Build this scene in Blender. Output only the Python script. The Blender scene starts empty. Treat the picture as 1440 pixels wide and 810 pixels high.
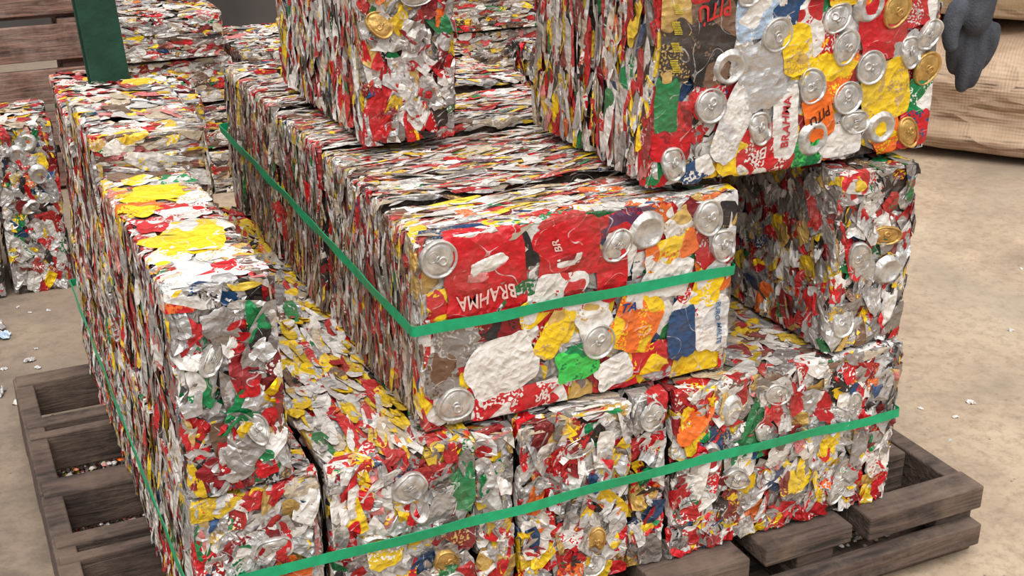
import bpy, math, numpy as np
from mathutils import Vector, noise as mnoise, Matrix
scn = bpy.context.scene
scn.view_settings.view_transform = 'Standard'
COL = scn.collection

def lin(c):
    return tuple(((x/255)/12.92 if x/255 <= 0.04045 else ((x/255+0.055)/1.055)**2.4) for x in c)

# ------------------------------------------------------------------ materials
def newmat(name):
    m = bpy.data.materials.new(name); m.use_nodes = True
    nt = m.node_tree; b = nt.nodes['Principled BSDF']
    return m, nt, b
def nd(nt, t, **k):
    n = nt.nodes.new(t)
    for a, v in k.items():
        if a.startswith('i_'): n.inputs[a[2:].replace('_', ' ')].default_value = v
        else: setattr(n, a, v)
    return n
def math_(nt, op, a, b=None, clamp=False):
    n = nt.nodes.new('ShaderNodeMath'); n.operation = op; n.use_clamp = clamp
    for i, x in enumerate((a, b)):
        if x is None: continue
        if isinstance(x, (int, float)): n.inputs[i].default_value = x
        else: nt.links.new(x, n.inputs[i])
    return n.outputs[0]
def mix(nt, f, a, b, mode='MIX'):
    n = nt.nodes.new('ShaderNodeMix'); n.data_type = 'RGBA'; n.blend_type = mode
    for s, x in ((n.inputs[0], f), (n.inputs[6], a), (n.inputs[7], b)):
        if hasattr(x, 'links'): nt.links.new(x, s)
        elif isinstance(x, (int, float)): s.default_value = x
        else: s.default_value = (*x[:3], 1)
    return n.outputs[2]
def ramp(nt, f, stops, interp='LINEAR'):
    n = nt.nodes.new('ShaderNodeValToRGB'); n.color_ramp.interpolation = interp
    e = n.color_ramp.elements
    while len(e) < len(stops): e.new(0.5)
    for i, (p, c) in enumerate(stops):
        e[i].position = p; e[i].color = (*c, 1) if len(c) == 3 else c
    nt.links.new(f, n.inputs[0]); return n.outputs[0]

def can_material():
    m, nt, b = newmat('crushed_printed_aluminium'); L = nt.links.new
    c1 = nd(nt, 'ShaderNodeAttribute', attribute_name='Col')
    c2 = nd(nt, 'ShaderNodeAttribute', attribute_name='Col2')
    lo = nd(nt, 'ShaderNodeAttribute', attribute_name='loc')
    n1 = nd(nt, 'ShaderNodeTexNoise', i_Scale=24.0, i_Detail=0.5, i_Distortion=0.2); L(lo.outputs['Vector'], n1.inputs['Vector'])
    m1 = ramp(nt, n1.outputs[0], [(0.57, (0, 0, 0)), (0.58, (1, 1, 1))])
    n2 = nd(nt, 'ShaderNodeTexNoise', i_Scale=260.0, i_Detail=0.0); L(lo.outputs['Vector'], n2.inputs['Vector'])
    n3 = nd(nt, 'ShaderNodeTexNoise', i_Scale=38.0, i_Detail=0.0)
    mp = nd(nt, 'ShaderNodeMapping'); mp.inputs['Location'].default_value = (3, 7, 2); L(lo.outputs['Vector'], mp.inputs[0]); L(mp.outputs[0], n3.inputs['Vector'])
    t = math_(nt, 'GREATER_THAN', n2.outputs[0], 0.56)
    t = math_(nt, 'MULTIPLY', t, math_(nt, 'GREATER_THAN', n3.outputs[0], 0.56))
    mk = math_(nt, 'MAXIMUM', m1, t)
    mk = math_(nt, 'MULTIPLY', mk, c2.outputs['Alpha'])
    col = mix(nt, mk, c1.outputs['Color'], c2.outputs['Color'])
    # folds: straight-edged facets from two distorted Voronoi fields, giving hard ridges and flat planes
    def facets(sc, off, amt):
        q = nd(nt, 'ShaderNodeMapping'); q.inputs['Location'].default_value = off; L(lo.outputs['Vector'], q.inputs[0])
        v = nd(nt, 'ShaderNodeTexVoronoi', i_Scale=float(sc)); v.feature = 'F1'; v.distance = 'MANHATTAN'; L(q.outputs[0], v.inputs['Vector'])
        return math_(nt, 'MULTIPLY', v.outputs['Distance'], amt)
    def crease(sc, off):
        q = nd(nt, 'ShaderNodeMapping'); q.inputs['Location'].default_value = off; L(lo.outputs['Vector'], q.inputs[0])
        n = nd(nt, 'ShaderNodeTexNoise', i_Scale=float(sc), i_Detail=0.0, i_Distortion=0.15); L(q.outputs[0], n.inputs['Vector'])
        return math_(nt, 'ABSOLUTE', math_(nt, 'SUBTRACT', n.outputs[0], 0.5))
    k1, k2 = crease(22, (5, 1, 0)), crease(70, (1, 9, 4))
    n4 = nd(nt, 'ShaderNodeTexNoise', i_Scale=60.0, i_Detail=3.0); L(lo.outputs['Vector'], n4.inputs['Vector'])
    rub = math_(nt, 'MULTIPLY', math_(nt, 'LESS_THAN', k1, 0.006), ramp(nt, n4.outputs[0], [(0.42, (0, 0, 0)), (0.6, (.8,)*3)]))
    col = mix(nt, rub, col, lin((215, 210, 205)))
    geo = nd(nt, 'ShaderNodeNewGeometry')
    n5 = nd(nt, 'ShaderNodeTexNoise', i_Scale=8.0, i_Detail=7.0, i_Roughness=0.72); L(geo.outputs['Position'], n5.inputs['Vector'])
    dr = ramp(nt, n5.outputs[0], [(0.47, (0, 0, 0)), (0.74, (0.55,)*3)])
    col = mix(nt, dr, col, lin((116, 98, 84)))
    L(col, b.inputs['Base Color'])
    L(math_(nt, 'MULTIPLY', math_(nt, 'SUBTRACT', c1.outputs['Alpha'], math_(nt, 'MULTIPLY', dr, 0.5), True), 0.72), b.inputs['Metallic'])
    rr = ramp(nt, n4.outputs[0], [(0.3, (0.34,)*3), (0.7, (0.54,)*3)]); L(rr, b.inputs['Roughness'])
    # ridges point outwards (concave dents between them)
    h = math_(nt, 'MULTIPLY', k1, -0.55)
    h = math_(nt, 'ADD', h, math_(nt, 'MULTIPLY', k2, -0.28))
    h = math_(nt, 'ADD', h, facets(34, (2, 2, 2), 0.16))
    h = math_(nt, 'ADD', h, facets(85, (6, 1, 3), 0.07))
    bp = nd(nt, 'ShaderNodeBump', i_Strength=0.9, i_Distance=0.020); L(h, bp.inputs['Height'])
    L(bp.outputs[0], b.inputs['Normal'])
    return m
MCAN = can_material()

def simple(name, c, rough=0.5, metal=0.0, bump=0.0, bscale=60, var=0.15, nscale=20):
    m, nt, b = newmat(name); L = nt.links.new
    tc = nd(nt, 'ShaderNodeTexCoord')
    n = nd(nt, 'ShaderNodeTexNoise', i_Scale=float(nscale), i_Detail=5.0); L(tc.outputs['Object'], n.inputs['Vector'])
    c = lin(c)
    col = ramp(nt, n.outputs[0], [(0.3, tuple(x*(1-var) for x in c)), (0.7, tuple(min(1, x*(1+var)) for x in c))])
    L(col, b.inputs['Base Color']); b.inputs['Roughness'].default_value = rough; b.inputs['Metallic'].default_value = metal
    if bump:
        n2 = nd(nt, 'ShaderNodeTexNoise', i_Scale=float(bscale), i_Detail=3.0); L(tc.outputs['Object'], n2.inputs['Vector'])
        bp = nd(nt, 'ShaderNodeBump', i_Strength=bump, i_Distance=0.004); L(n2.outputs[0], bp.inputs['Height']); L(bp.outputs[0], b.inputs['Normal'])
    return m
MLID = simple('lid_aluminium', (200, 195, 188), 0.4, 0.6, 0.4, 110, 0.35, 60)
MLIDG = simple('lid_gold_lacquer', (196, 156, 88), 0.4, 0.55, 0.4, 110, 0.3, 60)
MSTRAP = simple('green_plastic_strap', (18, 154, 102), 0.4, 0, 0.15, 300, 0.15, 60)
MSTEEL = simple('green_painted_steel', (34, 74, 56), 0.6, 0.1, 0.2, 90, 0.45, 12)
MGLOVE = simple('dark_grey_glove_fabric', (72, 75, 82), 0.9, 0, 0.5, 300, 0.25, 60)
MSLEEVE = simple('dark_grey_sleeve_cloth', (62, 66, 74), 0.9, 0, 0.4, 200, 0.2, 30)
INK = {}
def ink(c):
    if c not in INK: INK[c] = simple('printed_ink', c, 0.5, 0.1, 0, 60, .3, 90)
    return INK[c]

def wood(name, c, dark, dust):
    m, nt, b = newmat(name); L = nt.links.new
    tc = nd(nt, 'ShaderNodeTexCoord'); mp = nd(nt, 'ShaderNodeMapping'); mp.inputs['Scale'].default_value = (7, 45, 70)
    L(tc.outputs['Object'], mp.inputs[0])
    n = nd(nt, 'ShaderNodeTexNoise', i_Scale=1.0, i_Detail=7.0, i_Distortion=0.8); L(mp.outputs[0], n.inputs['Vector'])
    n2 = nd(nt, 'ShaderNodeTexNoise', i_Scale=9.0, i_Detail=7.0, i_Roughness=.7); L(tc.outputs['Object'], n2.inputs['Vector'])
    col = ramp(nt, n.outputs[0], [(0.32, lin(dark)), (0.68, lin(c))])
    col = mix(nt, ramp(nt, n2.outputs[0], [(0.42, (0, 0, 0)), (0.68, (0.75,)*3)]), col, lin(dust))
    L(col, b.inputs['Base Color']); b.inputs['Roughness'].default_value = 0.9
    hh = math_(nt, 'ADD', n.outputs[0], n2.outputs[0])
    bp = nd(nt, 'ShaderNodeBump', i_Strength=0.8, i_Distance=0.006); L(hh, bp.inputs['Height']); L(bp.outputs[0], b.inputs['Normal'])
    return m
MWD = wood('weathered_dark_wood', (96, 78, 68), (44, 36, 32), (122, 103, 88))
MWB = wood('weathered_brown_wood', (150, 112, 96), (74, 54, 48), (166, 142, 128))

def floor_mat():
    m, nt, b = newmat('dusty_concrete'); L = nt.links.new
    tc = nd(nt, 'ShaderNodeTexCoord')
    n = nd(nt, 'ShaderNodeTexNoise', i_Scale=1.5, i_Detail=8.0, i_Roughness=0.7); L(tc.outputs['Object'], n.inputs['Vector'])
    col = ramp(nt, n.outputs[0], [(0.3, lin((132, 114, 96))), (0.5, lin((180, 158, 133))), (0.7, lin((202, 181, 154)))])
    n2 = nd(nt, 'ShaderNodeTexNoise', i_Scale=30.0, i_Detail=8.0, i_Roughness=0.8); L(tc.outputs['Object'], n2.inputs['Vector'])
    col = mix(nt, ramp(nt, n2.outputs[0], [(0.47, (0, 0, 0)), (0.70, (0.7,)*3)]), col, lin((116, 98, 80)))
    v = nd(nt, 'ShaderNodeTexVoronoi', i_Scale=30.0); L(tc.outputs['Object'], v.inputs['Vector'])
    col = mix(nt, ramp(nt, v.outputs['Distance'], [(0.04, (0.85,)*3), (0.11, (0, 0, 0))]), col, lin((92, 78, 66)))
    n3 = nd(nt, 'ShaderNodeTexNoise', i_Scale=0.8, i_Detail=6.0, i_Distortion=1.0); L(tc.outputs['Object'], n3.inputs['Vector'])
    col = mix(nt, ramp(nt, n3.outputs[0], [(0.46, (0, 0, 0)), (0.64, (0.65,)*3)]), col, lin((142, 128, 112)))
    sx = nd(nt, 'ShaderNodeSeparateXYZ'); L(tc.outputs['Object'], sx.inputs[0])     # grimier concrete near the stored bales
    n6 = nd(nt, 'ShaderNodeTexNoise', i_Scale=6.0, i_Detail=7.0, i_Roughness=.75); L(tc.outputs['Object'], n6.inputs['Vector'])
    g = math_(nt, 'MULTIPLY', ramp(nt, math_(nt, 'MULTIPLY', math_(nt, 'ADD', sx.outputs[0], 1.0), .5), [(0.50, (1,)*3), (0.95, (0, 0, 0))]), ramp(nt, n6.outputs[0], [(.35, (.35,)*3), (.6, (.95,)*3)]))
    col = mix(nt, g, col, lin((108, 94, 82)))
    L(col, b.inputs['Base Color']); b.inputs['Roughness'].default_value = 0.88
    bp = nd(nt, 'ShaderNodeBump', i_Strength=0.45, i_Distance=0.004); L(n2.outputs[0], bp.inputs['Height']); L(bp.outputs[0], b.inputs['Normal'])
    return m
MFLOOR = floor_mat()
MWALL = simple('grimy_wall', (70, 66, 64), 0.9, 0, 0.3, 20, 0.4, 2)

def sack_mat(name, c, dark, cd):
    m, nt, b = newmat(name); L = nt.links.new
    tc = nd(nt, 'ShaderNodeTexCoord')
    n = nd(nt, 'ShaderNodeTexNoise', i_Scale=3.0, i_Detail=7.0, i_Roughness=.65); L(tc.outputs['Object'], n.inputs['Vector'])
    col = ramp(nt, n.outputs[0], [(0.38, lin(dark)), (0.62, lin(c))])
    w1 = nd(nt, 'ShaderNodeTexWave', i_Scale=28.0, bands_direction='Z'); w1.inputs['Distortion'].default_value = 1.5; L(tc.outputs['Object'], w1.inputs['Vector'])
    w2 = nd(nt, 'ShaderNodeTexWave', i_Scale=28.0, bands_direction='X'); w2.inputs['Distortion'].default_value = 1.5; L(tc.outputs['Object'], w2.inputs['Vector'])
    h = math_(nt, 'ADD', w1.outputs['Fac'], w2.outputs['Fac'])
    col = mix(nt, math_(nt, 'MULTIPLY', h, .18), col, lin(dark))
    mp = nd(nt, 'ShaderNodeMapping'); mp.inputs['Scale'].default_value = (2.2, 2.2, 6.5); mp.inputs['Rotation'].default_value = (.3, .25, 0); L(tc.outputs['Object'], mp.inputs[0])
    wr = nd(nt, 'ShaderNodeTexNoise', i_Scale=1.4, i_Detail=1.5, i_Distortion=.8); L(mp.outputs[0], wr.inputs['Vector'])
    cr = math_(nt, 'MULTIPLY', math_(nt, 'ABSOLUTE', math_(nt, 'SUBTRACT', wr.outputs[0], 0.5)), -1.0)
    L(col, b.inputs['Base Color']); b.inputs['Roughness'].default_value = 0.85
    bp = nd(nt, 'ShaderNodeBump', i_Strength=0.3, i_Distance=0.004); L(h, bp.inputs['Height'])
    b2 = nd(nt, 'ShaderNodeBump', i_Strength=.9, i_Distance=cd); L(cr, b2.inputs['Height']); L(bp.outputs[0], b2.inputs['Normal']); L(b2.outputs[0], b.inputs['Normal'])
    return m
MSACKD = sack_mat('brown_woven_sacking', (200, 172, 146), (160, 134, 110), .08)
MSACKL = sack_mat('pale_woven_sacking', (226, 212, 190), (192, 174, 150), .08)

# ------------------------------------------------------------------ helpers
def mkobj(name, mesh, parent=None, loc=(0, 0, 0), label=None, cat=None, group=None, mat=None):
    o = bpy.data.objects.new(name, mesh); COL.objects.link(o); o.location = loc
    if parent: o.parent = parent
    if label: o['label'] = label
    if cat: o['category'] = cat
    if group: o['group'] = group
    if mat and mesh: mesh.materials.append(mat)
    return o
def boxes_mesh(name, bl, mat):
    V, F = [], []
    for (x0, x1, y0, y1, z0, z1) in bl:
        i = len(V)
        V += [(x0,y0,z0),(x1,y0,z0),(x1,y1,z0),(x0,y1,z0),(x0,y0,z1),(x1,y0,z1),(x1,y1,z1),(x0,y1,z1)]
        F += [(i,i+3,i+2,i+1),(i+4,i+5,i+6,i+7),(i,i+1,i+5,i+4),(i+1,i+2,i+6,i+5),(i+2,i+3,i+7,i+6),(i+3,i,i+4,i+7)]
    me = bpy.data.meshes.new(name); me.from_pydata(V, [], F); me.materials.append(mat)
    return me
def bev(o, w=0.003):
    m = o.modifiers.new('bevel', 'BEVEL'); m.width = w; m.segments = 2; return o

P = {k: (*lin(c), mt) for k, (c, mt) in dict(
    silver=((206, 203, 200), .9), white=((236, 230, 222), .2), grey=((156, 148, 142), .7), red=((204, 22, 32), .25),
    dred=((142, 24, 32), .3), yellow=((248, 206, 24), .2), gold=((206, 168, 92), .5), green=((16, 130, 72), .3),
    navy=((30, 72, 116), .3), orange=((244, 114, 32), .2), black=((42, 38, 38), .3), brown=((124, 94, 74), .3),
    purple=((88, 42, 84), .3), beige=((210, 192, 166), .2), lgreen=((66, 200, 84), .25), blue=((176, 196, 218), .35), pink=((222, 132, 128), .25)).items()}
def pal(d):
    ks = list(d); w = np.array([d[k] for k in ks], float); return np.array([P[k] for k in ks]), w/w.sum()
PF = pal(dict(silver=22, white=22, red=26, dred=7, yellow=13, green=4, navy=3, orange=3, black=3, gold=3, grey=5))
PC = pal(dict(silver=33, white=20, red=22, dred=7, yellow=10, green=3, navy=2, orange=2, black=3, gold=4, grey=9, pink=2))
PG = pal(dict(silver=40, white=13, red=13, dred=9, yellow=3, green=5, navy=1, black=7, grey=20, brown=5))
PL = pal(dict(silver=14, white=40, red=14, dred=5, yellow=11, green=1, orange=2, black=2, beige=14, grey=5, brown=7, purple=.5, pink=5))
PLD = pal(dict(silver=13, white=24, red=11, dred=9, yellow=5, green=1, black=6, beige=17, grey=11, brown=17, pink=3))
PLW = pal(dict(silver=18, white=34, red=21, dred=6, yellow=11, green=2, orange=2, black=2, beige=7, grey=5, navy=1, pink=3))
PY = pal(dict(silver=12, white=30, red=17, yellow=30, orange=3, green=2, beige=8, brown=3))
P2 = pal(dict(white=34, silver=22, red=16, yellow=10, black=4, navy=3, green=3, gold=8))

def fold(u, v, h, su, sv):
    k = 0.0022
    e = np.maximum(0, u-su); u = np.where(u > su, su+k*(1-np.exp(-e/.004)), u); h = h-e
    e = np.maximum(0, -u); u = np.where(u < 0, -k*(1-np.exp(-e/.004)), u); h = h-e
    e = np.maximum(0, v-sv); v = np.where(v > sv, sv+k*(1-np.exp(-e/.004)), v); h = h-e
    e = np.maximum(0, -v); v = np.where(v < 0, -k*(1-np.exp(-e/.004)), v); h = h-e
    return u, v, np.maximum(h, -0.03)

def patches(rng, su, sv, cu, cv, a, b, ang, h0, amp, drop, c1, c2, rs=(0.4, .75, .93, 1.), ns=16, p=4.5, kw=(0.012, 0.03), ragged=0.08, tilt=.035, jit=0., hmax=.0085):
    N = len(cu); th = np.linspace(0, 2*np.pi, ns, endpoint=False)
    se = (np.abs(np.cos(th))**p+np.abs(np.sin(th))**p)**(-1/p)
    rad = rng.normal(0, 1, (N, ns)); rad = (rad+np.roll(rad, 1, 1)*.5+np.roll(rad, -1, 1)*.5)*ragged
    rad = se[None]*(1+np.clip(rad, -.32, .32))
    nr = len(rs); r = np.array(rs)
    X = (r[None, :, None]*rad[:, None, :]*np.cos(th)[None, None])*a[:, None, None]
    Y = (r[None, :, None]*rad[:, None, :]*np.sin(th)[None, None])*b[:, None, None]
    X = np.concatenate([np.zeros((N, 1)), X.reshape(N, -1)], 1); Y = np.concatenate([np.zeros((N, 1)), Y.reshape(N, -1)], 1)
    R = np.concatenate([[0], np.repeat(r, ns)])[None]
    if jit:
        X = X+rng.normal(0, .09, X.shape)*a[:, None]*(R < .9); Y = Y+rng.normal(0, .09, Y.shape)*b[:, None]*(R < .9)
    H = np.zeros_like(X)
    for i in range(3):
        ph = rng.uniform(0, np.pi, (N, 1)); k = np.pi/rng.uniform(kw[0], kw[1], (N, 1)); o = rng.uniform(0, 6, (N, 1))
        H -= (np.abs(np.sin(k*(X*np.cos(ph)+Y*np.sin(ph))+o))-.5)*(1, .6, .35)[i]      # sharp outward ridges, dished panels
    H = H*np.asarray(amp).reshape(-1, 1)
    if jit: H += rng.normal(0, jit, H.shape)
    H += (X*rng.normal(0, 1, (N, 1))+Y*rng.normal(0, .7, (N, 1)))*tilt
    H += h0[:, None]-drop*R**5
    ca, sa = np.cos(ang)[:, None], np.sin(ang)[:, None]
    U = cu[:, None]+X*ca-Y*sa; V = cv[:, None]+X*sa+Y*ca
    H = np.minimum(H, hmax)
    U, V, H = fold(U, V, H, su, sv)
    nv = 1+nr*ns
    F3 = [(0, 1+j, 1+(j+1) % ns) for j in range(ns)]
    F4 = [(1+i*ns+j, 1+(i+1)*ns+j, 1+(i+1)*ns+(j+1) % ns, 1+i*ns+(j+1) % ns) for i in range(nr-1) for j in range(ns)]
    T3 = (np.array(F3)[None]+(np.arange(N)*nv)[:, None, None]).reshape(-1, 3)
    T4 = (np.array(F4)[None]+(np.arange(N)*nv)[:, None, None]).reshape(-1, 4)
    off = rng.uniform(0, 60, (N, 3))
    loc = np.stack([X+off[:, :1], Y+off[:, 1:2], np.repeat(off[:, 2:], nv, 1)], -1).reshape(-1, 3)
    return dict(uvh=np.stack([U, V, H], -1).reshape(-1, 3), t=T3, q=T4, loc=loc, c1=np.repeat(c1, nv, 0), c2=np.repeat(c2, nv, 0))

def pick(rng, pl, n): return pl[0][rng.choice(len(pl[1]), n, p=pl[1])]
DUST = np.array(lin((158, 138, 120)))
def style_patches(rng, style, su, sv, pl, dens=1.0):
    A = su*sv
    def gen(n): return rng.uniform(0, su, n), rng.uniform(0, sv, n)
    out = []
    def cols(n, s2, dust=0.):
        c1 = pick(rng, pl, n).copy(); c2 = pick(rng, P2, n).copy(); c2[:, 3] = (rng.random(n) < s2)*1.0
        c1[:, :3] *= rng.uniform(.7, 1.06, (n, 1)); c1[:, :3] = np.minimum(c1[:, :3], .95)
        d = rng.uniform(0, 2*dust, (n, 1)); c1[:, :3] = c1[:, :3]*(1-d)+DUST*d; return c1, c2
    if style == 'flat':
        n = int(A*1100*dens)+4; cu, cv = gen(n); c1, c2 = cols(n, .6)
        a = rng.uniform(.016, .036, n); b = a*rng.uniform(1., 1.7, n)
        out.append(patches(rng, su, sv, cu, cv, a, b, rng.uniform(0, 6.28, n), rng.uniform(-.004, .001, n), .0011, .0004, c1, c2, ragged=.07, tilt=.04, p=7, hmax=.0032))
    elif style == 'crumple':
        n = int(A*3000*dens)+4; cu, cv = gen(n); c1, c2 = cols(n, .5, .03)
        a = rng.uniform(.007, .020, n); b = a*rng.uniform(1.2, 2.6, n)
        out.append(patches(rng, su, sv, cu, cv, a, b, rng.normal(0, .6, n), rng.uniform(-.008, .001, n), .0030, .0, c1, c2, rs=(.35, .7, 1.), ns=14, kw=(.012, .035), ragged=.15, tilt=.26, jit=.0008, p=7, hmax=.007))
        n = int(A*420*dens)+2; cu, cv = gen(n); c1, c2 = cols(n, .6, .03)
        a = rng.uniform(.015, .026, n); b = a*rng.uniform(1.2, 2.0, n)
        out.append(patches(rng, su, sv, cu, cv, a, b, rng.normal(0, .6, n), rng.uniform(-.003, .002, n), .0028, .0, c1, c2, rs=(.25, .5, .75, 1.), ns=18, kw=(.014, .04), ragged=.12, tilt=.11, jit=.0005, p=8, hmax=.007))
    elif style in ('layv', 'layh'):
        n = int(A*8500*dens)+4; cu, cv = gen(n); c1, c2 = cols(n, .3, .15)
        a = rng.uniform(.0012, .0065, n); b = rng.uniform(.010, .055, n)
        ang = rng.normal(0, .13, n)+(np.pi/2 if style == 'layh' else 0)
        out.append(patches(rng, su, sv, cu, cv, a, b, ang, rng.uniform(-.006, .0015, n), .0016, .0004, c1, c2, rs=(.55, 1.), ns=10, p=4, kw=(.010, .05), ragged=.24, tilt=.12, hmax=.005))
        n = int(A*1700*dens)+1; cu, cv = gen(n); c1, c2 = cols(n, .45, .12)
        a = rng.uniform(.005, .014, n); b = a*rng.uniform(1.5, 4.0, n)
        ang = rng.normal(0, .22, n)+(np.pi/2 if style == 'layh' else 0)
        out.append(patches(rng, su, sv, cu, cv, a, b, ang, rng.uniform(-.004, .0015, n), .0018, .0004, c1, c2, rs=(.4, .75, 1.), ns=14, p=5, kw=(.008, .03), ragged=.2, tilt=.12, jit=.0003, hmax=.004))
    elif style in ('bigv', 'bigh'):
        n = int(A*4400*dens)+4; cu, cv = gen(n); c1, c2 = cols(n, .4, .07)
        a = rng.uniform(.003, .013, n); b = rng.uniform(.014, .050, n)
        ang = rng.normal(0, .16, n)+(np.pi/2 if style == 'bigh' else 0)
        out.append(patches(rng, su, sv, cu, cv, a, b, ang, rng.uniform(-.006, .0018, n), .0022, .0004, c1, c2, rs=(.5, 1.), ns=12, p=4, kw=(.010, .04), ragged=.2, tilt=.14, hmax=.006))
    elif style == 'smallflat':
        n = int(A*2300*dens)+4; cu, cv = gen(n); c1, c2 = cols(n, .45, .10)
        a = rng.uniform(.008, .024, n); b = a*rng.uniform(1., 2.2, n)
        out.append(patches(rng, su, sv, cu, cv, a, b, rng.uniform(0, 6.28, n), rng.uniform(-.005, .001, n), .0018, .0002, c1, c2, rs=(.4, .75, 1.), ns=13, kw=(.012, .035), ragged=.15, tilt=.09, jit=.0004, p=7, hmax=.005))
    return out

def frames(dx, dy, dz):
    X, Y, Z = map(np.array, ((1., 0, 0), (0, 1., 0), (0, 0, 1.)))
    x, y = dx/2, dy/2
    return dict(F=(np.array([-x, -y, 0]), X, Z, -Y, dx, dz), L=(np.array([-x, y, 0]), -Y, Z, -X, dy, dz), R=(np.array([x, -y, 0]), Y, Z, X, dy, dz),
                T=(np.array([-x, -y, dz]), X, Y, Z, dx, dy), B=(np.array([x, y, 0]), -X, Z, Y, dx, dz))

def to_mesh(name, parts, mat=MCAN, smooth=False):
    vs, ts, qs, lc, c1, c2 = [], [], [], [], [], []; o = 0
    for p in parts:
        vs.append(p['xyz']); ts.append(p['t']+o); qs.append(p['q']+o); lc.append(p['loc']); c1.append(p['c1']); c2.append(p['c2']); o += len(p['xyz'])
    v = np.concatenate(vs); t = np.concatenate(ts); q = np.concatenate(qs)
    me = bpy.data.meshes.new(name)
    me.from_pydata(v.tolist(), [], t.tolist()+q.tolist())
    at = me.attributes.new('Col', 'FLOAT_COLOR', 'POINT'); at.data.foreach_set('color', np.concatenate(c1).astype(np.float32).ravel())
    at = me.attributes.new('Col2', 'FLOAT_COLOR', 'POINT'); at.data.foreach_set('color', np.concatenate(c2).astype(np.float32).ravel())
    at = me.attributes.new('loc', 'FLOAT_VECTOR', 'POINT'); at.data.foreach_set('vector', np.concatenate(lc).astype(np.float32).ravel())
    me.polygons.foreach_set('use_smooth', np.full(len(me.polygons), smooth))
    me.materials.append(mat); me.update(); return me

def place(p, fr):
    o, U, V, N, su, sv = fr
    c = p['uvh']; p['xyz'] = o+c[:, :1]*U+c[:, 1:2]*V+c[:, 2:3]*N; return p

# lids -----------------------------------------------------------------
def lid_mesh(name, mat, kind):
    prof = {0: [(0, .0008), (.010, .0005), (.017, .001), (.0205, .0003), (.0215, -.001), (.0232, -.001), (.0242, .0018), (.0256, .0022), (.0266, .001), (.0268, -.006)],
            1: [(0, -.004), (.010, -.0032), (.017, -.001), (.0205, .001), (.0222, .0024), (.0236, .0022), (.026, -.001), (.0305, -.005), (.032, -.009)]}
    pr = prof.get(kind, prof[0])
    ns = 40; V, F = [], []
    dk = {0: .0006, 1: .0010, 2: .0018, 3: .0028}[kind]
    def dent(x, y):
        s = kind*3.7
        return dk*(math.sin(130*x+s)*math.sin(100*y+s*2)+.8*abs(math.sin(90*x-150*y+s))-.4)
    def warp(x, y):
        if kind < 2: return x, y
        t = math.atan2(y, x); w = 1+.06*math.sin(2*t+kind)+.04*math.sin(3*t+2*kind)
        if kind == 3: x = x*(.92) if x > 0 else x*1.02
        return x*w, y*w
    for i, (r, h) in enumerate(pr):
        for j in range(ns):
            t = 2*math.pi*j/ns
            x, y = r*math.cos(t), r*math.sin(t); hh = h+dent(x, y)
            x, y = warp(x, y); V.append((x, y, hh))
    for i in range(len(pr)-1):
        for j in range(ns):
            F.append((i*ns+j, (i+1)*ns+j, (i+1)*ns+(j+1) % ns, i*ns+(j+1) % ns))
    def ringtab(cx, cy, ax, ay, w, z, h, n=20):
        s = len(V)
        for k, (f, zz) in enumerate(((1, z), (1, z+h), (w, z+h), (w, z))):
            for j in range(n):
                t = 2*math.pi*j/n; x, y = cx+ax*f*math.cos(t), cy+ay*f*math.sin(t); d = dent(x, y); x, y = warp(x, y); V.append((x, y, zz+d))
        for k in range(3):
            for j in range(n):
                F.append((s+k*n+j, s+k*n+(j+1) % n, s+(k+1)*n+(j+1) % n, s+(k+1)*n+j))
    if kind != 1:
        ringtab(0, -.0065, .0068, .0078, .5, .0006, .0012)
        ringtab(0, .002, .0058, .0040, .25, .0006, .0010)
        ringtab(0, .0105, .0085, .0070, .86, .0005, .0006)
    me = bpy.data.meshes.new(name); me.from_pydata(V, [], F); me.materials.append(mat)
    me.polygons.foreach_set('use_smooth', np.ones(len(me.polygons), bool)); return me
LIDS = [lid_mesh('can_lid', MLID, k) for k in (0, 1, 2, 3)]; LIDG = lid_mesh('can_lid_gold', MLIDG, 2)
def add_lid(parent, fr, u, v, h=.006, kind=0, spin=0., tilt=0., tdir=0., sq=1., gold=False, sc=1.0):
    o_, U, V, N, su, sv = fr
    o = bpy.data.objects.new('can_lid', LIDG if gold else LIDS[kind]); COL.objects.link(o); o.parent = parent
    R = Matrix((Vector(U), Vector(V), Vector(N))).transposed()
    R = R @ Matrix.Rotation(tilt, 3, Vector((math.cos(tdir), math.sin(tdir), 0))) @ Matrix.Rotation(spin, 3, 'Z')
    M = R.to_4x4() @ Matrix.Diagonal((sc, sc*sq, sc, 1))
    M.translation = Vector(o_+U*u+V*v+N*h); o.matrix_local = M
    o['label'] = 'gold-lacquered can lid' if gold else ('bare aluminium can base' if kind == 1 else 'silver can lid with pull tab')
    return o

def add_text(parent, fr, s, u, v, size, rot, col, h=.0098, squash=1.0):
    o_, U, V, N, su, sv = fr
    cu = bpy.data.curves.new('lettering', 'FONT'); cu.body = s; cu.size = size; cu.align_x = 'CENTER'; cu.align_y = 'CENTER'; cu.extrude = 0.0002; cu.offset = size*.015
    t = bpy.data.objects.new('t', cu); COL.objects.link(t); bpy.context.view_layer.update()
    me = bpy.data.meshes.new_from_object(t.evaluated_get(bpy.context.evaluated_depsgraph_get())); bpy.data.objects.remove(t)
    me.materials.clear(); me.materials.append(ink(col))
    for vv in me.vertices:
        x, y = vv.co.x, vv.co.y
        vv.co.y += .0026*math.sin(x*55)+.0010*math.sin(x*160); vv.co.x += .0018*math.sin(y*140+x*60)
    o = bpy.data.objects.new('printed_lettering', me); COL.objects.link(o); o.parent = parent
    R = Matrix((Vector(U), Vector(V), Vector(N))).transposed() @ Matrix.Rotation(rot, 3, 'Z')
    M = R.to_4x4() @ Matrix.Diagonal((squash, 1, 1, 1)); M.translation = Vector(o_+U*u+V*v+N*h); o.matrix_local = M
    return o

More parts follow.
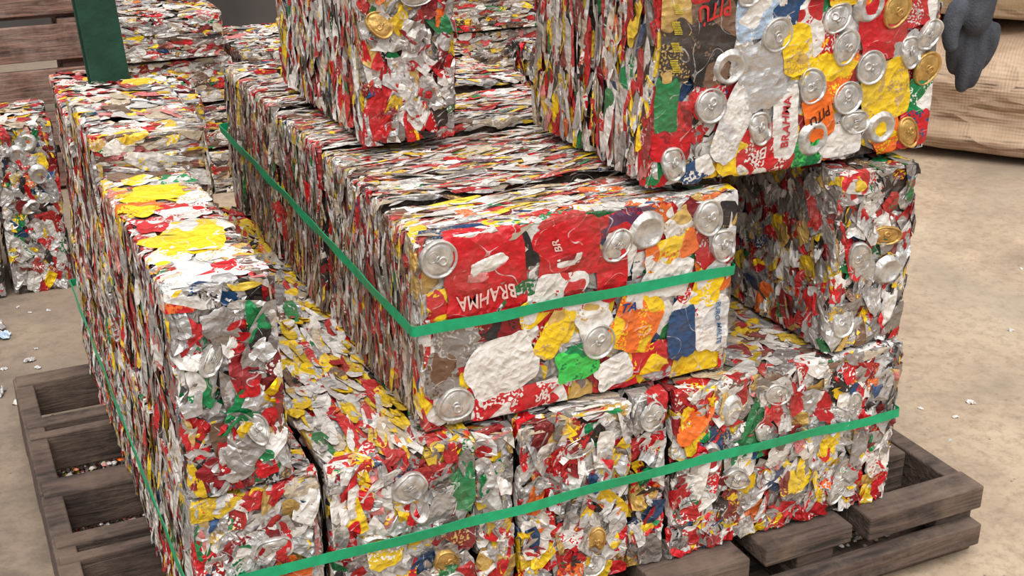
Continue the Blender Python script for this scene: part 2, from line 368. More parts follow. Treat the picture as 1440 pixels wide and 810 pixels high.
def add_can(parent, fr, rng, u, v, w, hgt, ang, c, c2=None, h=.005, amp=.0008, p=7, ragged=.04, s2=1.0, smooth=True, tilt=.012):
    o_, U, V, N, su, sv = fr
    A = np.array
    c1 = A([P[c]]); cc = A([P[c2 or c]]).copy(); cc[:, 3] = s2 if c2 else 0
    pt = patches(rng, su, sv, A([u]), A([v]), A([w/2]), A([hgt/2]), A([math.radians(ang)]), A([h]), amp, .001, c1, cc, rs=(.2, .4, .6, .8, .94, 1.), ns=36, p=p, kw=(.012, .04), ragged=ragged, tilt=tilt, hmax=h+.0012 if smooth else .0095)
    me = to_mesh('flattened_can', [place(pt, fr)], smooth=smooth)
    o = mkobj('flattened_can', me, parent)
    nm = dict(lgreen='bright green', dred='dark red', navy='navy blue')
    o['label'] = 'flattened %s drinks can' % nm.get(c, c)
    return o

SEED = [10]
def bale(x0, x1, y0, y1, z0, z1, faces, label, rot=0.0, group='aluminium can bales', lids=0, lidfaces='F', jitter=.004, g=.004):
    SEED[0] += 1; rng = np.random.default_rng(SEED[0])
    x0 += g; x1 -= g; y0 += g; y1 -= g; z1 -= .006
    dx, dy, dz = x1-x0, y1-y0, z1-z0
    fr = frames(dx, dy, dz); parts = []
    i = .008
    V = np.array([(sx*(dx/2-i), sy*(dy/2-i), zz) for zz in (0.0, dz-i) for sx, sy in ((-1, -1), (1, -1), (1, 1), (-1, 1))])
    Q = np.array([(0, 3, 2, 1), (4, 5, 6, 7), (0, 1, 5, 4), (1, 2, 6, 5), (2, 3, 7, 6), (3, 0, 4, 7)])
    cc = np.array([(*lin((62, 52, 46)), .2)]*8)
    parts.append(dict(xyz=V, t=np.zeros((0, 3), int), q=Q, loc=V.copy(), c1=cc, c2=cc*0))
    for k, (st, pl, dn) in faces.items():
        f = fr[k]
        for p in style_patches(rng, st, f[4], f[5], pl, dn): parts.append(place(p, f))
    ph = rng.uniform(0, 6, 6)
    for p in parts:
        c = p['xyz']
        d = np.stack([np.sin(c[:, 2]*17+ph[0])+np.sin(c[:, 1]*13+ph[1]), np.sin(c[:, 0]*15+ph[2])+np.sin(c[:, 2]*11+ph[3]), (np.sin(c[:, 0]*12+ph[4])+np.sin(c[:, 1]*16+ph[5]))*(c[:, 2] > dz*.5)], -1)
        p['xyz'] = c+d*jitter*.35
        p['xyz'][:, 2] = np.maximum(p['xyz'][:, 2], 0)
    me = to_mesh('can_bale', parts)
    o = mkobj('can_bale', me, None, ((x0+x1)/2, (y0+y1)/2, z0), label, 'bale of cans', group)
    o.rotation_euler[2] = math.radians(rot)
    for _ in range(lids):
        f = fr[lidfaces[int(rng.integers(len(lidfaces)))]]
        mu = min(.03, f[4]*.45)
        add_lid(o, f, rng.uniform(mu, f[4]-mu), rng.uniform(.03, f[5]-.03), rng.uniform(.002, .005), int(rng.integers(1, 4)), rng.uniform(0, 6.28), rng.uniform(.05, .32), rng.uniform(0, 6.28), rng.uniform(.6, .95), sc=rng.uniform(.85, 1.), gold=rng.random() < .12)
    return o, fr, rng

# ------------------------------------------------------------------ setting
me = boxes_mesh('floor', [(-5, 9, -1.5, 9, -.05, 0)], MFLOOR); o = mkobj('floor', me); o['kind'] = 'structure'
me = boxes_mesh('wall_back', [(-5, 9, 6.6, 6.7, 0, 4)], MWALL); o = mkobj('wall_back', me); o['kind'] = 'structure'

# ------------------------------------------------------------------ main stack
Z1, Z2, Z3, Z4 = .138, .443, .746, 1.05
C, LV, LH, BV, BH, SF, FL = 'crumple', 'layv', 'layh', 'bigv', 'bigh', 'smallflat', 'flat'
lbl0 = 'bottom-layer bale of crushed multicoloured drinks cans on the pallet'
bale(.215, .395, 1.45, 2.04, Z1, Z2, dict(F=(C, PC, 1), L=(BV, PLW, 1), R=(LV, PLD, .6), T=(SF, PY, .8)), 'corner bale of crushed cans on the pallet under green strap', lids=3)
bale(.40, .622, 1.45, 2.04, Z1, Z2, dict(F=(C, PC, 1), T=(BV, PY, 1)), lbl0, lids=6)
bale(.624, .69, 1.46, 2.04, Z1, Z2-.004, dict(F=(C, PC, 1), T=(LH, PL, .6)), 'narrow bale of crushed cans wedged on the pallet', lids=1)
bale(.692, .880, 1.45, 2.04, Z1, Z2-.003, dict(F=(C, PC, 1), T=(LH, PL, .6)), lbl0, lids=4)
bale(.882, .947, 1.455, 2.04, Z1, Z2, dict(F=(C, PC, 1), T=(LH, PL, .6)), 'narrow bale of crushed cans wedged on the pallet', lids=1)
bale(.950, 1.39, 1.45, 2.04, Z1, Z2, dict(F=(C, PC, 1), T=(SF, PLD, 1), R=(C, PG, .8)), 'wide bale of crumpled drinks cans at the pallet corner', lids=8)
for (a, b, f) in ((.215, .395, dict(L=(BV, PLW, 1), R=(LV, PLD, .6), T=(SF, PY, .8))), (.40, .66, dict(T=(BV, PY, 1), B=(C, PG, .5))), (.664, .945, dict(T=(SF, PLD, .5), B=(C, PG, .5))), (.95, 1.39, dict(T=(SF, PLD, 1), R=(C, PG, .8), B=(C, PG, .5)))):
    bale(a, b, 2.045, 2.60, Z1, Z2, f, 'bottom-layer bale of crushed cans further along the pallet')
# second layer, column with the yellow top
o, fr, rng = bale(.215, .356, 1.45, 1.962, Z2, Z3-.012, dict(F=(C, PG, 1.), L=(BV, PLW, 1), R=(LV, PLD, 1), T=(SF, PL, 1)), 'upright narrow bale of silver crumpled cans with yellow top', lids=0, rot=.6)
T = fr['T']
for (u, v, w, h, ang, c, c2) in [(.30, .10, .07, .07, 20, 'white', 'silver'), (.75, .10, .06, .06, 0, 'white', 'red'), (.72, .22, .06, .06, -20, 'white', 'gold'), (.45, .32, .10, .085, 10, 'yellow', None), (.62, .43, .09, .06, -30, 'yellow', 'white'),
        (.30, .50, .06, .06, 15, 'red', 'white'), (.60, .58, .07, .08, 0, 'white', 'red'), (.25, .66, .07, .07, 20, 'yellow', 'orange'), (.48, .78, .10, .075, -10, 'yellow', None), (.78, .88, .05, .05, 0, 'green', 'white'), (.25, .92, .08, .05, 0, 'yellow', 'white'), (.82, .70, .05, .07, 0, 'white', 'gold'), (.2, .24, .06, .06, 40, 'white', 'yellow')]:
    add_can(o, T, rng, u*T[4], v*T[5], w, h, ang, c, c2, .0045, amp=.0012, ragged=.09)
F = fr['F']
for (u, v, w, h, ang, c, c2) in [(.62, .60, .035, .07, 10, 'dred', 'red'), (.60, .40, .04, .05, -30, 'green', None), (.20, .55, .03, .06, 5, 'green', 'white'), (.55, .16, .08, .05, 15, 'silver', None), (.45, .82, .04, .05, 20, 'grey', 'silver'), (.25, .10, .05, .05, -20, 'dred', None), (.8, .78, .03, .07, 0, 'black', 'green')]:
    add_can(o, F, rng, u*F[4], v*F[5], w, h, ang, c, c2, .004, amp=.003, ragged=.1, smooth=False, tilt=.08)
for (u, v, k, s, sq) in [(.35, .68, 3, 1, .55), (.70, .30, 3, 2, .6)]:
    add_lid(o, F, u*F[4], v*F[5], .005, k, s, .4, s*2, sq, sc=.9)
bale(.210, .394, 1.975, 2.26, Z2, Z3+.045, dict(F=(LH, PLD, 1), L=(BV, PLW, 1), R=(LV, PL, 1), T=(SF, PL, 1)), 'bale of layered red and white crushed cans in narrow column')
bale(.212, .455, 2.27, 2.53, Z2, Z3+.008, dict(F=(C, PL, 1), L=(BV, PLW, 1), R=(C, PC, 1), T=(SF, PL, 1), B=(C, PG, .5)), 'layered red and white can bale at the end of the column', rot=-1)
# second layer, strapped row of slabs
ys = [1.487, 1.637, 1.79, 1.945, 2.085, 2.225, 2.365, 2.495, 2.60]
dj = [(0, 0, 0), (-.006, -.004, .010), (.004, .006, .002), (-.004, -.012, .012), (.003, .0, -.002), (-.005, .006, .010), (.004, -.006, .0), (-.003, .004, .008)]
hero = None
for i in range(8):
    j = dj[i]
    f = dict(L=(LV, PLD, 1.0), R=(LV, PLD, .7), T=(LH, PL, 1.0))
    if i == 0: f['F'] = (FL, PF, 1.2)
    if i == 7: f['B'] = (C, PG, .6)
    r = bale(.553+j[0], 1.067+j[1], ys[i], ys[i+1]-.005, Z2, Z3-.008+j[2], f,
             'slab of flattened red, white and yellow cans, strapped in green' if i == 0 else 'slab bale of tightly layered cans in the green-strapped row', rot=(0, .5, -.3, .4, -.5, .3, -.4, .2)[i], g=.004 if i == 0 else .006)
    if i == 0: hero = r
bale(1.228, 1.388, 1.46, 1.965, Z2, Z3, dict(F=(C, PG, 1), L=(C, PC, 1), R=(C, PG, 1), T=(SF, PL, .8)), 'upright narrow bale of dull crumpled cans carrying the overhanging bale', lids=7, lidfaces='LLF')
bale(1.20, 1.39, 1.975, 2.58, Z2, Z3, dict(L=(C, PG, 1), R=(C, PG, 1), T=(SF, PL, .8), B=(C, PG, .5)), 'dull crumpled can bale on the far edge of the pallet')
# third layer
bale(.612, .772, 1.865, 2.36, Z3+.006, Z4, dict(F=(C, PC, 1), L=(BV, PLW, 1), R=(C, PC, 1), T=(SF, PL, 1), B=(C, PC, .5)), 'tall narrow can bale standing alone on the strapped row', lids=2, rot=0)
top = bale(.915, 1.428, 1.5, 1.69, Z3+.004, Z4, dict(F=(FL, PF, 1.2), L=(BV, PLW, 1), R=(C, PC, 1), T=(LH, PL, 1)), 'top bale with flattened cans and round lids, overhanging the gap')
bale(.912, 1.425, 1.695, 1.885, Z3+.006, Z4, dict(L=(BV, PLW, 1), R=(C, PC, 1), T=(LH, PL, 1), B=(C, PC, .6)), 'layered can bale behind the lid-covered top bale')

# ---- hero face: front slab
o, fr, rng = hero; F = fr['F']; W, H = F[4], F[5]
def P_(u, v): return u*W, v*H
R_ = math.radians
for (u, v, w, h, ang, c, c2, hh) in [
    (.19, .78, .125, .145, 4, 'red', None, .0052), (.45, .83, .10, .09, 8, 'red', None, .005), (.42, .62, .085, .06, -6, 'white', 'red', .006),
    (.585, .66, .05, .075, 3, 'red', None, .0055), (.31, .87, .03, .06, 25, 'black', None, .0035), (.34, .56, .06, .05, 30, 'yellow', 'white', .0045),
    (.67, .37, .085, .09, -20, 'orange', 'yellow', .0062), (.83, .26, .048, .085, 4, 'navy', None, .0065), (.935, .28, .06, .09, 2, 'white', 'silver', .0055),
    (.24, .28, .105, .09, 18, 'white', None, .006), (.48, .22, .07, .055, 12, 'lgreen', 'green', .0065), (.40, .40, .04, .085, -28, 'yellow', 'gold', .006),
    (.91, .50, .05, .065, -15, 'yellow', 'white', .0055), (.77, .60, .085, .065, -10, 'white', None, .0055), (.12, .44, .08, .07, 5, 'grey', 'silver', .004),
    (.24, .49, .07, .035, 0, 'dred', 'black', .0045), (.28, .08, .14, .04, 3, 'red', 'white', .0055), (.60, .93, .08, .035, 8, 'purple', 'red', .004),
    (.61, .80, .05, .05, 0, 'white', None, .005), (.78, .74, .09, .045, 15, 'yellow', 'orange', .005), (.80, .86, .05, .04, 30, 'white', 'gold', .004),
    (.96, .70, .05, .06, 10, 'grey', 'silver', .005), (.72, .15, .07, .05, 0, 'red', 'yellow', .004), (.60, .12, .06, .05, 20, 'white', 'silver', .005),
    (.05, .66, .03, .05, 5, 'red', 'yellow', .004), (.97, .90, .03, .05, 0, 'black', 'gold', .004), (.15, .96, .06, .025, 0, 'white', 'gold', .004),
    (.66, .50, .03, .03, -10, 'white', None, .0068), (.53, .45, .06, .06, 20, 'white', 'gold', .0045), (.86, .42, .06, .05, -10, 'red', 'white', .0045), (.06, .30, .05, .07, 0, 'grey', 'brown', .0042),
    (.20, .83, .055, .022, 16, 'pink', 'white', .0060), (.17, .77, .035, .016, -10, 'pink', 'red', .0060), (.45, .78, .045, .016, 8, 'dred', 'white', .0057)]:
    a, b = P_(u, v); add_can(o, F, rng, a, b, w, h, ang, c, c2, hh)
for (u, v, k, s, sq) in [(.055, .90, 0, 1.1, 1.), (.695, .86, 1, .4, .95), (.90, .88, 2, 2, .95), (.545, .31, 0, 2.5, 1.), (.095, .125, 2, .3, 1.), (.60, .82, 3, 1, .8), (.955, .72, 3, 2, .8)]:
    a, b = P_(u, v); add_lid(o, F, a, b, .0068, k, s, .05, s, sq, sc=1.02)
add_text(o, F, 'BRAHMA', *P_(.192, .672), .030, R_(183), (232, 190, 180), h=.0072, squash=.74)
add_text(o, F, 'BR', *P_(.405, .87), .016, R_(98), (226, 190, 180), h=.0068)
add_text(o, F, 'TA', *P_(.64, .47), .020, R_(-12), (30, 50, 120), h=.0085)
add_text(o, F, 'PURO MALTE', *P_(.955, .28), .0115, R_(-88), (70, 110, 150), h=.0073)
add_text(o, F, 'BR', *P_(.36, .075), .017, R_(178), (232, 206, 198), h=.0073)

# ---- hero face: top bale
o, fr, rng = top; F = fr['F']; W, H = F[4], F[5]
for (u, v, w, h, ang, c, c2, hh) in [
    (.06, .78, .05, .15, 0, 'black', 'gold', .005), (.175, .76, .075, .16, 0, 'black', 'brown', .0055), (.165, .95, .07, .035, 4, 'red', None, .006),
    (.33, .86, .09, .10, 10, 'blue', 'white', .005), (.43, .84, .05, .09, -20, 'navy', 'white', .0055), (.47, .62, .055, .08, 10, 'yellow', 'gold', .006),
    (.36, .50, .08, .10, 8, 'silver', None, .0055), (.27, .29, .05, .12, -22, 'white', 'silver', .006), (.15, .06, .055, .035, 25, 'navy', 'white', .0065),
    (.06, .28, .07, .09, 0, 'red', 'dred', .004), (.04, .42, .04, .08, 0, 'green', None, .005), (.39, .12, .10, .08, 5, 'red', 'white', .005),
    (.29, .12, .06, .07, -15, 'yellow', None, .0045), (.45, .24, .045, .11, 3, 'white', None, .0055), (.57, .26, .05, .075, 20, 'orange', None, .006),
    (.60, .50, .08, .09, -30, 'orange', 'yellow', .005), (.78, .68, .09, .10, 15, 'red', None, .005), (.81, .35, .09, .09, 10, 'yellow', 'gold', .0055),
    (.65, .90, .08, .06, 0, 'yellow', 'orange', .005), (.95, .27, .05, .07, 0, 'green', 'white', .005), (.94, .12, .06, .06, 0, 'red', 'navy', .005),
    (.84, .10, .06, .06, 40, 'orange', 'yellow', .004), (.18, .42, .06, .05, 20, 'red', 'silver', .004), (.54, .07, .06, .05, 10, 'green', 'lgreen', .004),
    (.92, .80, .06, .08, 0, 'red', 'white', .004), (.66, .11, .08, .05, 0, 'white', None, .0045), (.88, .55, .06, .05, 30, 'silver', None, .005),
    (.24, .62, .08, .06, 20, 'silver', 'white', .0045), (.50, .80, .05, .09, 5, 'white', 'red', .0045), (.57, .62, .05, .07, 10, 'red', 'white', .0042)]:
    a, b = P_(u, v); add_can(o, F, rng, a, b, w, h, ang, c, c2, hh)
for (u, v, k, s, gold) in [(.395, .70, 0, .5, 0), (.185, .385, 0, 2.6, 0), (.645, .60, 2, 1.3, 0), (.745, .48, 0, 4.4, 0), (.67, .335, 0, 3.3, 0), (.535, .42, 2, 5, 0),
        (.82, .76, 0, 1, 1), (.89, .54, 3, 2, 0), (.965, .44, 0, 1, 1), (.71, .20, 3, 0, 0), (.81, .145, 1, 0, 0), (.52, .92, 3, 3, 0), (.24, .56, 1, 0, 0), (.36, .24, 3, 2, 0), (.96, .62, 3, 1, 0), (.72, .80, 1, 1, 0), (.07, .12, 3, 2, 0),
        (.60, .75, 3, 4, 0), (.86, .90, 3, 0, 0), (.30, .93, 3, 1, 0), (.92, .10, 3, 2.2, 1), (.56, .14, 1, 1, 0)]:
    a, b = P_(u, v); add_lid(o, F, a, b, .0066, k, s, .08, s, (.95, .9, .9, .75)[k], bool(gold), 1.0)
add_text(o, F, 'PITÚ', *P_(.178, .85), .032, R_(182), (206, 48, 44), squash=.8, h=.0070)
for q in range(4): add_text(o, F, ('IIIIIIII', 'IIIIII')[q % 2], *P_(.06, .60+.09*q), .018, R_(90), (214, 190, 60), h=.0066, squash=.5)
add_text(o, F, 'PITÚ', *P_(.57, .26), .022, R_(200), (60, 20, 20), squash=.8, h=.0074)
add_text(o, F, 'BRAHMA', *P_(.45, .25), .019, R_(88), (190, 50, 54), h=.0070)
add_text(o, F, 'BR', *P_(.36, .10), .024, R_(185), (226, 204, 196), h=.0066)

# ------------------------------------------------------------------ straps
def strap(x0, x1, y0, y1, z, label, wob, w=.0078, t=.0005):
    r = .006
    pts = []
    def seg(a, b, n):
        for i in range(n): pts.append((a[0]+(b[0]-a[0])*i/n, a[1]+(b[1]-a[1])*i/n))
    def arc(cx, cy, a0):
        for i in range(5): t_ = a0+math.pi/2*i/4; pts.append((cx+r*math.cos(t_), cy+r*math.sin(t_)))
    seg((x0+r, y0), (x1-r, y0), 60); arc(x1-r, y0+r, -math.pi/2)
    seg((x1, y0+r), (x1, y1-r), 60); arc(x1-r, y1-r, 0)
    seg((x1-r, y1), (x0+r, y1), 60); arc(x0+r, y1-r, math.pi/2)
    seg((x0, y1-r), (x0, y0+r), 60); arc(x0+r, y0+r, math.pi)
    V, F_ = [], []; n = len(pts); cx, cy = (x0+x1)/2, (y0+y1)/2
    for i, (x, y) in enumerate(pts):
        a = pts[i-1]; b = pts[(i+1) % n]; tx, ty = b[0]-a[0], b[1]-a[1]; l = math.hypot(tx, ty) or 1
        nx, ny = ty/l, -tx/l
        dz = wob*math.sin(x*7+y*5)+wob*.4*math.sin(x*31+y*23)
        tl = .0010*math.sin(x*19+y*27); ww = w*(1+.05*math.sin(x*60+y*45)); bo = .0005*math.sin(x*42+y*33)
        for (dn, dh) in ((-t, -ww), (t+tl, -ww), (t-tl, ww), (-t, ww)):
            V.append((x+nx*(dn+bo)-cx, y+ny*(dn+bo)-cy, dh+dz))
    for i in range(n):
        j = (i+1) % n
        for k in range(4): F_.append((i*4+k, j*4+k, j*4+(k+1) % 4, i*4+(k+1) % 4))
    me = bpy.data.meshes.new('strap'); me.from_pydata(V, [], F_)
    return mkobj('strap', me, None, (cx, cy, z), label, 'packing strap', 'green packing straps', MSTRAP)
strap(.5425, 1.0645, 1.4815, 2.608, .607, 'green plastic strap wrapped round the middle row of slabs', .002)
strap(.2055, 1.3905, 1.4425, 2.607, .312, 'long green plastic strap wrapped round the bottom layer', .003)

# ------------------------------------------------------------------ loaded pallet
e = mkobj('pallet', None, None, (.81, 2.03, 0), 'dark weathered wooden pallet under the strapped bales', 'pallet')
def part(nm, bl, par, ox, oy, mat, label=None):
    me = boxes_mesh(nm, [(a-ox, b-ox, c-oy, d-oy, z0, z1) for a, b, c, d, z0, z1 in bl], mat)
    return bev(mkobj(nm, me, par, label=label), .003)
DT, DB = .137, .112
rungs = [(.070, 1.566, y-w, y+w, .060, DT) for y, w in ((2.56, .025), (2.36, .018), (2.305, .012), (2.10, .030), (1.92, .018), (1.865, .012), (1.70, .030))]+[(1.392, 1.53, 1.56, 1.645, .06, DT)]
part('deck_boards', rungs, e, .81, 2.03, MWD)
fb = [(a, b, 1.40+d, 1.62, DB-.012, DT-d*.3) for a, b, d in ((.065, .20, 0), (.24, .42, .01), (.46, .64, 0), (.68, .86, .015), (.90, 1.075, .0), (1.115, 1.29, .012))]+[(1.325, 1.576, 1.41, 1.468, DB-.020, DT), (1.325, 1.40, 1.468, 1.62, DB-.02, DT)]
part('front_boards', fb, e, .81, 2.03, MWD)
for x in (.065, .40, .80, 1.18, 1.540):
    part('stringer', [(x, x+.036, 1.43, 2.585, .022, .058 if .1 < x < 1.5 else DT-.004)], e, .81, 2.03, MWD)
part('spacer_blocks', [(x, x+.075, 1.425, 1.50, .052, DB-.022) for x in (.09, .45, .86, 1.19, 1.49)], e, .81, 2.03, MWD)
part('bottom_boards', [(.065, 1.576, y-.05, y+.05, 0, .022) for y in (1.47, 1.8, 2.03, 2.3, 2.53)]+[(.065, 1.565, 1.392, 1.425, .030, .072)], e, .81, 2.03, MWD)

# slatted wooden crates behind
def crate(x0, x1, y0, y1, z0, nsl, label):
    cx, cy = (x0+x1)/2, (y0+y1)/2
    e = mkobj('wooden_crate', None, None, (cx, cy, z0), label, 'crate', 'wooden crates'); h = nsl*.138
    for x in (x0+.02, x1-.09, cx-.035):
        part('corner_post', [(x, x+.07, y0+.026, y0+.09, 0, h)], e, cx, cy, MWB)
    part('slatted_side', [(x0+.01*(k % 2), x1-.012*((k+1) % 2), y0, y0+.024, k*.138+.014, k*.138+.124) for k in range(nsl)], e, cx, cy, MWB)
    part('slatted_side', [(x1-.022, x1, y0+.03, y1, k*.138+.014, k*.138+.124) for k in range(nsl)], e, cx, cy, MWB)
    part('slatted_side', [(x0, x0+.022, y0+.03, y1, k*.138+.014, k*.138+.124) for k in range(nsl)], e, cx, cy, MWB)
    part('crate_base', [(x0+.03, x1-.03, y0+.03, y1, 0, .03)], e, cx, cy, MWB)
crate(-.62, .50, 4.25, 5.2, 0, 4, 'brown weathered slatted wooden crate standing on concrete behind bales')
crate(-.60, .51, 4.27, 5.2, .553, 4, 'brown weathered slatted wooden crate stacked on another crate')

e = mkobj('steel_post', None, None, (.375, 2.98, 0), 'green painted steel post standing behind the bales', 'post')
cm = bev(mkobj('column', boxes_mesh('column', [(-.042, .042, -.04, -.03, .01, 1.8), (-.042, .042, .03, .04, .01, 1.8), (-.006, .006, -.03, .03, .01, 1.8)], MSTEEL), e), .002)
cm.location = (.050, 0, 0); cm.rotation_euler[1] = math.radians(-4)
bev(mkobj('base_plate', boxes_mesh('base_plate', [(-.04, .13, -.08, .08, 0, .012)], MSTEEL), e), .002)

# ------------------------------------------------------------------ background bales
g2 = 'stacked bales behind'
for a, b in ((-.21, -.05), (-.045, .115), (.12, .285)):
    bale(a, b, 3.37, 3.65, 0, .465, dict(F=(C, PC, .8), L=(C, PG, .3), R=(C, PG, .5), T=(SF, PL, .8)), 'upright bale of crushed cans standing on the concrete floor', group=g2, g=.009, lids=4)
bale(.305, .47, 3.42, 3.62, 0, .535, dict(F=(C, PC, .7), T=(SF, PL, .8), R=(C, PG, .5)), 'taller upright bale of crushed cans beside the steel post', group=g2)
for (a, b, n, y) in ((.55, .90, 4, 4.0), (.91, 1.25, 3, 4.02), (1.27, 1.60, 3, 4.05), (1.61, 2.05, 5, 4.0)):
    for k in range(n):
        d = .012*((k*7) % 3-1)
        bale(a+d, b+d-.004, y+d, y+.5, .15*k, .15*k+.144, dict(F=(BH, PLD, .8), R=(LH, PLD, .5), L=(LH, PLD, .5), T=(SF, PL, .8)), 'flat bale of layered crushed cans in a floor stack', group=g2, rot=((k*5) % 3-1)*1.2, g=.012)

# ------------------------------------------------------------------ sacks
def sack(name, c, dims, rot, mat, label, fold_amp, fscale, seed, zmax):
    nu, nv = 260, 130; V, F_ = [], []
    a, b, h = dims
    sg = lambda x, p: math.copysign(abs(x)**p, x)
    for i in range(nv+1):
        ph = math.pi*i/nv-math.pi/2
        for j in range(nu):
            th = 2*math.pi*j/nu
            cx = sg(math.cos(ph), .45); x = a*cx*sg(math.cos(th), .6); y = b*cx*sg(math.sin(th), .6); z = h/2*(1+sg(math.sin(ph), .5))
            p = Vector((x*.8, y*.8, z*fscale+x*1.3))+Vector((seed, 0, 0))
            f = .9*mnoise.noise(p)-.6*(.25-abs(mnoise.noise(p*1.7+Vector((3, 1, 2)))))-.25*(.2-abs(mnoise.noise(p*3.5)))
            k = 1+fold_amp*f/max(a, b)
            zz = min(zmax, max(0, z+(.3*fold_amp*f if z > .05 else 0))); fl = 1+.12*(1-min(1, z/(h*.35)))
            V.append((x*k*fl, y*k*fl, zz))
    for i in range(nv):
        for j in range(nu): F_.append((i*nu+j, i*nu+(j+1) % nu, (i+1)*nu+(j+1) % nu, (i+1)*nu+j))
    me = bpy.data.meshes.new(name); me.from_pydata(V, [], F_); me.polygons.foreach_set('use_smooth', np.ones(len(me.polygons), bool))
    o = mkobj(name, me, None, c, label, 'sack', 'bulk sacks', mat); o.rotation_euler[2] = math.radians(rot); return o
sack('bulk_sack', (3.93, 3.60, 0), (1.30, .74, .42), -52, MSACKD, 'slumped brown woven bulk sack with draped folds on the floor', .20, 6, 3, .43)
sack('bulk_sack', (4.03, 3.68, .432), (1.20, .72, .9), -52, MSACKL, 'pale beige woven bulk sack bulging on top of another', .16, 3.5, 9, 2)

# ------------------------------------------------------------------ gloved hand and arm
def skin_raw(pts, edges, radii, sub=2):
    me = bpy.data.meshes.new('tmp'); me.from_pydata(pts, edges, []); o = bpy.data.objects.new('tmp', me); COL.objects.link(o)
    o.modifiers.new('skin', 'SKIN')
    if not me.skin_vertices:
        bm_ = __import__('bmesh').new(); bm_.from_mesh(me); bm_.verts.layers.skin.verify(); bm_.to_mesh(me); bm_.free()
    for i, r in enumerate(radii):
        me.skin_vertices[0].data[i].radius = r if isinstance(r, tuple) else (r, r)
    me.skin_vertices[0].data[0].use_root = True
    s = o.modifiers.new('sub', 'SUBSURF'); s.levels = sub; s.render_levels = sub
    bpy.context.view_layer.update()
    m2 = bpy.data.meshes.new_from_object(o.evaluated_get(bpy.context.evaluated_depsgraph_get()))
    V = [tuple(v.co) for v in m2.vertices]; F_ = [tuple(p.vertices) for p in m2.polygons]
    bpy.data.objects.remove(o); return V, F_
def join_mesh(name, pieces, mat, voxel=None):
    V, F_ = [], []
    for v, f in pieces:
        n = len(V); V += v; F_ += [tuple(i+n for i in q) for q in f]
    me = bpy.data.meshes.new(name); me.from_pydata(V, [], F_); me.materials.append(mat)
    if voxel:
        o = bpy.data.objects.new('tmp', me); COL.objects.link(o)
        r = o.modifiers.new('r', 'REMESH'); r.mode = 'VOXEL'; r.voxel_size = voxel
        s = o.modifiers.new('s', 'SMOOTH'); s.factor = .6; s.iterations = 4
        bpy.context.view_layer.update()
        m2 = bpy.data.meshes.new_from_object(o.evaluated_get(bpy.context.evaluated_depsgraph_get())); bpy.data.objects.remove(o)
        me = m2; me.name = name
        if not me.materials: me.materials.append(mat)
    me.polygons.foreach_set('use_smooth', np.ones(len(me.polygons), bool)); return me
ax = Vector((.9063, -.4226, 0)); ay = Vector((.4226, .9063, 0)); az = Vector((0, 0, 1))
def hp(x, y, z): return tuple(ax*x+ay*y+az*z)
pieces = [skin_raw([hp(.40, -.18, .36), hp(.27, -.10, .22), hp(.10, -.03, .10), hp(.0, 0, .0), hp(0, 0, -.035), hp(-.002, .002, -.086)],
    [(0, 1), (1, 2), (2, 3), (3, 4), (4, 5)], [.052, .042, .036, (.038, .032), (.048, .030), (.046, .024)])]
for (x, l, r, cy) in ((-.029, .060, .0142, .010), (-.0095, .090, .0148, .0), (.0100, .082, .0146, -.002), (.029, .054, .0132, .006)):
    pieces.append(skin_raw([hp(x*.9, 0, -.060), hp(x, .002, -.092), hp(x*.90, .002+cy, -.092-l*.45), hp(x*.72, .008+cy, -.092-l*.78), hp(x*.52, .014+cy, -.092-l)],
        [(0, 1), (1, 2), (2, 3), (3, 4)], [r*1.15, r*1.15, r, r*.88, r*.62]))
pieces.append(skin_raw([hp(-.026, -.010, -.020), hp(-.046, -.022, -.050), hp(-.050, -.028, -.078), hp(-.044, -.030, -.104)], [(0, 1), (1, 2), (2, 3)], [.022, .0175, .015, .011]))
hand = mkobj('person', join_mesh('person', pieces, MGLOVE, .0024), None, (1.566, 1.572, .985), 'person reaching in, arm and dark grey work glove', 'person')
s = mkobj('sleeve', join_mesh('sleeve', [skin_raw([hp(.46, -.22, .42), hp(.40, -.18, .36), hp(.27, -.10, .22), hp(.13, -.04, .125)], [(0, 1), (1, 2), (2, 3)], [.075, .07, .058, .048])], MSLEEVE), hand)
s['label'] = 'dark grey jacket sleeve'

# ------------------------------------------------------------------ floor litter
def scrap(x, y, s, c, seed, label, z=0.0):
    rng = np.random.default_rng(seed); A = np.array
    fr = (A([0., 0, 0]), A([1., 0, 0]), A([0, 1., 0]), A([0, 0, 1.]), 9., 9.)
    cc = A([P[c]])
    pt = patches(rng, 9, 9, A([1.]), A([1.]), A([s]), A([s*rng.uniform(.5, .9)]), A([rng.uniform(0, 6)]), A([s*.2]), s*.4, s*.3, cc, A([P['silver']]), rs=(.25, .5, .75, 1.), ns=18, kw=(s*.4, s), ragged=.15)
    place(pt, fr); pt['xyz'] -= A([1, 1, 0]); pt['xyz'][:, 2] -= pt['xyz'][:, 2].min()
    return mkobj('crushed_can', to_mesh('crushed_can', [pt]), None, (x, y, z), label, 'can', 'loose scrap on the floor')
rs_ = np.random.default_rng(44)
sl = [(.06, 3.18, .035, 'silver'), (.07, 3.12, .02, 'blue'), (.04, 2.80, .018, 'silver'), (.07, 2.74, .012, 'white'), (1.98, 1.85, .010, 'white'), (2.06, 1.52, .014, 'white'),
        (2.35, 2.1, .008, 'silver'), (.12, 2.95, .012, 'silver'), (1.9, 2.4, .008, 'white')]
sl += [(rs_.uniform(1.7, 2.7), rs_.uniform(1.3, 3.0), rs_.uniform(.003, .007), 'white') for _ in range(14)]+[(rs_.uniform(-.05, .2), rs_.uniform(2.75, 3.3), rs_.uniform(.004, .009), 'silver') for _ in range(10)]
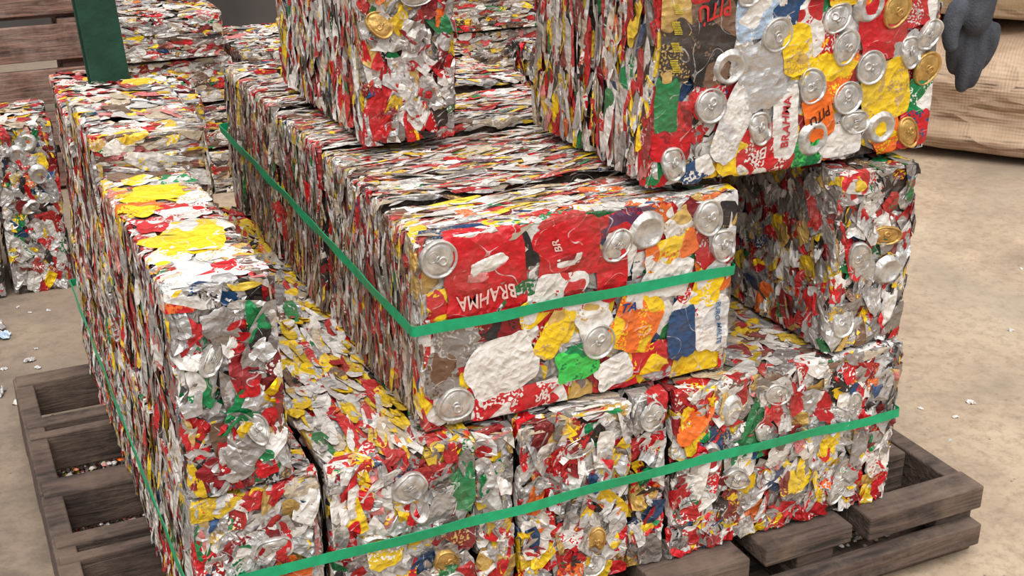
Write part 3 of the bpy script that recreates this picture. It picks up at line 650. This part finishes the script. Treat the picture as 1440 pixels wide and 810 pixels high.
for i, (x, y, s, c) in enumerate(sl):
    scrap(x, y, s, c, 700+i, 'small crushed piece of %s aluminium on the floor' % ('blue' if c == 'blue' else 'pale'))
rng = np.random.default_rng(99); n = 15000; A = np.array
cu = np.concatenate([rng.uniform(.104, .38, 2*n//3), rng.uniform(1.3, 1.535, n-2*n//3)]); cv = rng.uniform(1.48, 2.53, n)
a = rng.uniform(.0015, .007, n); cz = rng.uniform(0, .06, n)
pt = patches(rng, 9, 9, cu, cv, a, a*.7, rng.uniform(0, 6, n), np.full(n, .001), .001, .002, pick(rng, PL, n), pick(rng, PL, n), rs=(.5, 1.), ns=6)
place(pt, (A([0., 0, 0]), A([1., 0, 0]), A([0, 1., 0]), A([0, 0, 1.]), 9., 9.))
pt['xyz'][:, 2] = np.maximum(pt['xyz'][:, 2]*1.5+np.repeat(cz, 13), .0003)
o = mkobj('metal_crumbs', to_mesh('metal_crumbs', [pt]), None, (0, 0, 0), 'pale crumbs of shredded metal lying under the pallet', 'scrap'); o['kind'] = 'stuff'

# ------------------------------------------------------------------ light
w = bpy.data.worlds.new('sky'); scn.world = w; w.use_nodes = True; nt = w.node_tree
tc = nd(nt, 'ShaderNodeTexCoord'); sp = nd(nt, 'ShaderNodeSeparateXYZ'); nt.links.new(tc.outputs['Generated'], sp.inputs[0])
c = ramp(nt, math_(nt, 'ADD', math_(nt, 'MULTIPLY', sp.outputs[2], .5), .5), [(0.40, (.18, .155, .13)), (0.5, (.32, .31, .31)), (0.62, (.64, .65, .67)), (0.85, (1.38, 1.38, 1.4))])
bg = nt.nodes['Background']; nt.links.new(c, bg.inputs[0]); bg.inputs[1].default_value = 1.0
sd = bpy.data.lights.new('sun', 'SUN'); sd.energy = 2.5; sd.angle = math.radians(50); sd.color = (1, .98, .95)
so = bpy.data.objects.new('sun', sd); COL.objects.link(so)
so.rotation_euler = Vector((.25, .50, -1)).to_track_quat('-Z', 'Y').to_euler()

cam = bpy.data.cameras.new('camera'); cam.lens = 45; cam.sensor_width = 36; cam.clip_start = .01
co = bpy.data.objects.new('camera', cam); COL.objects.link(co); co.location = (0, 0, 1.33)
co.rotation_euler = (math.radians(90-22.75), 0, math.radians(-25)); scn.camera = co
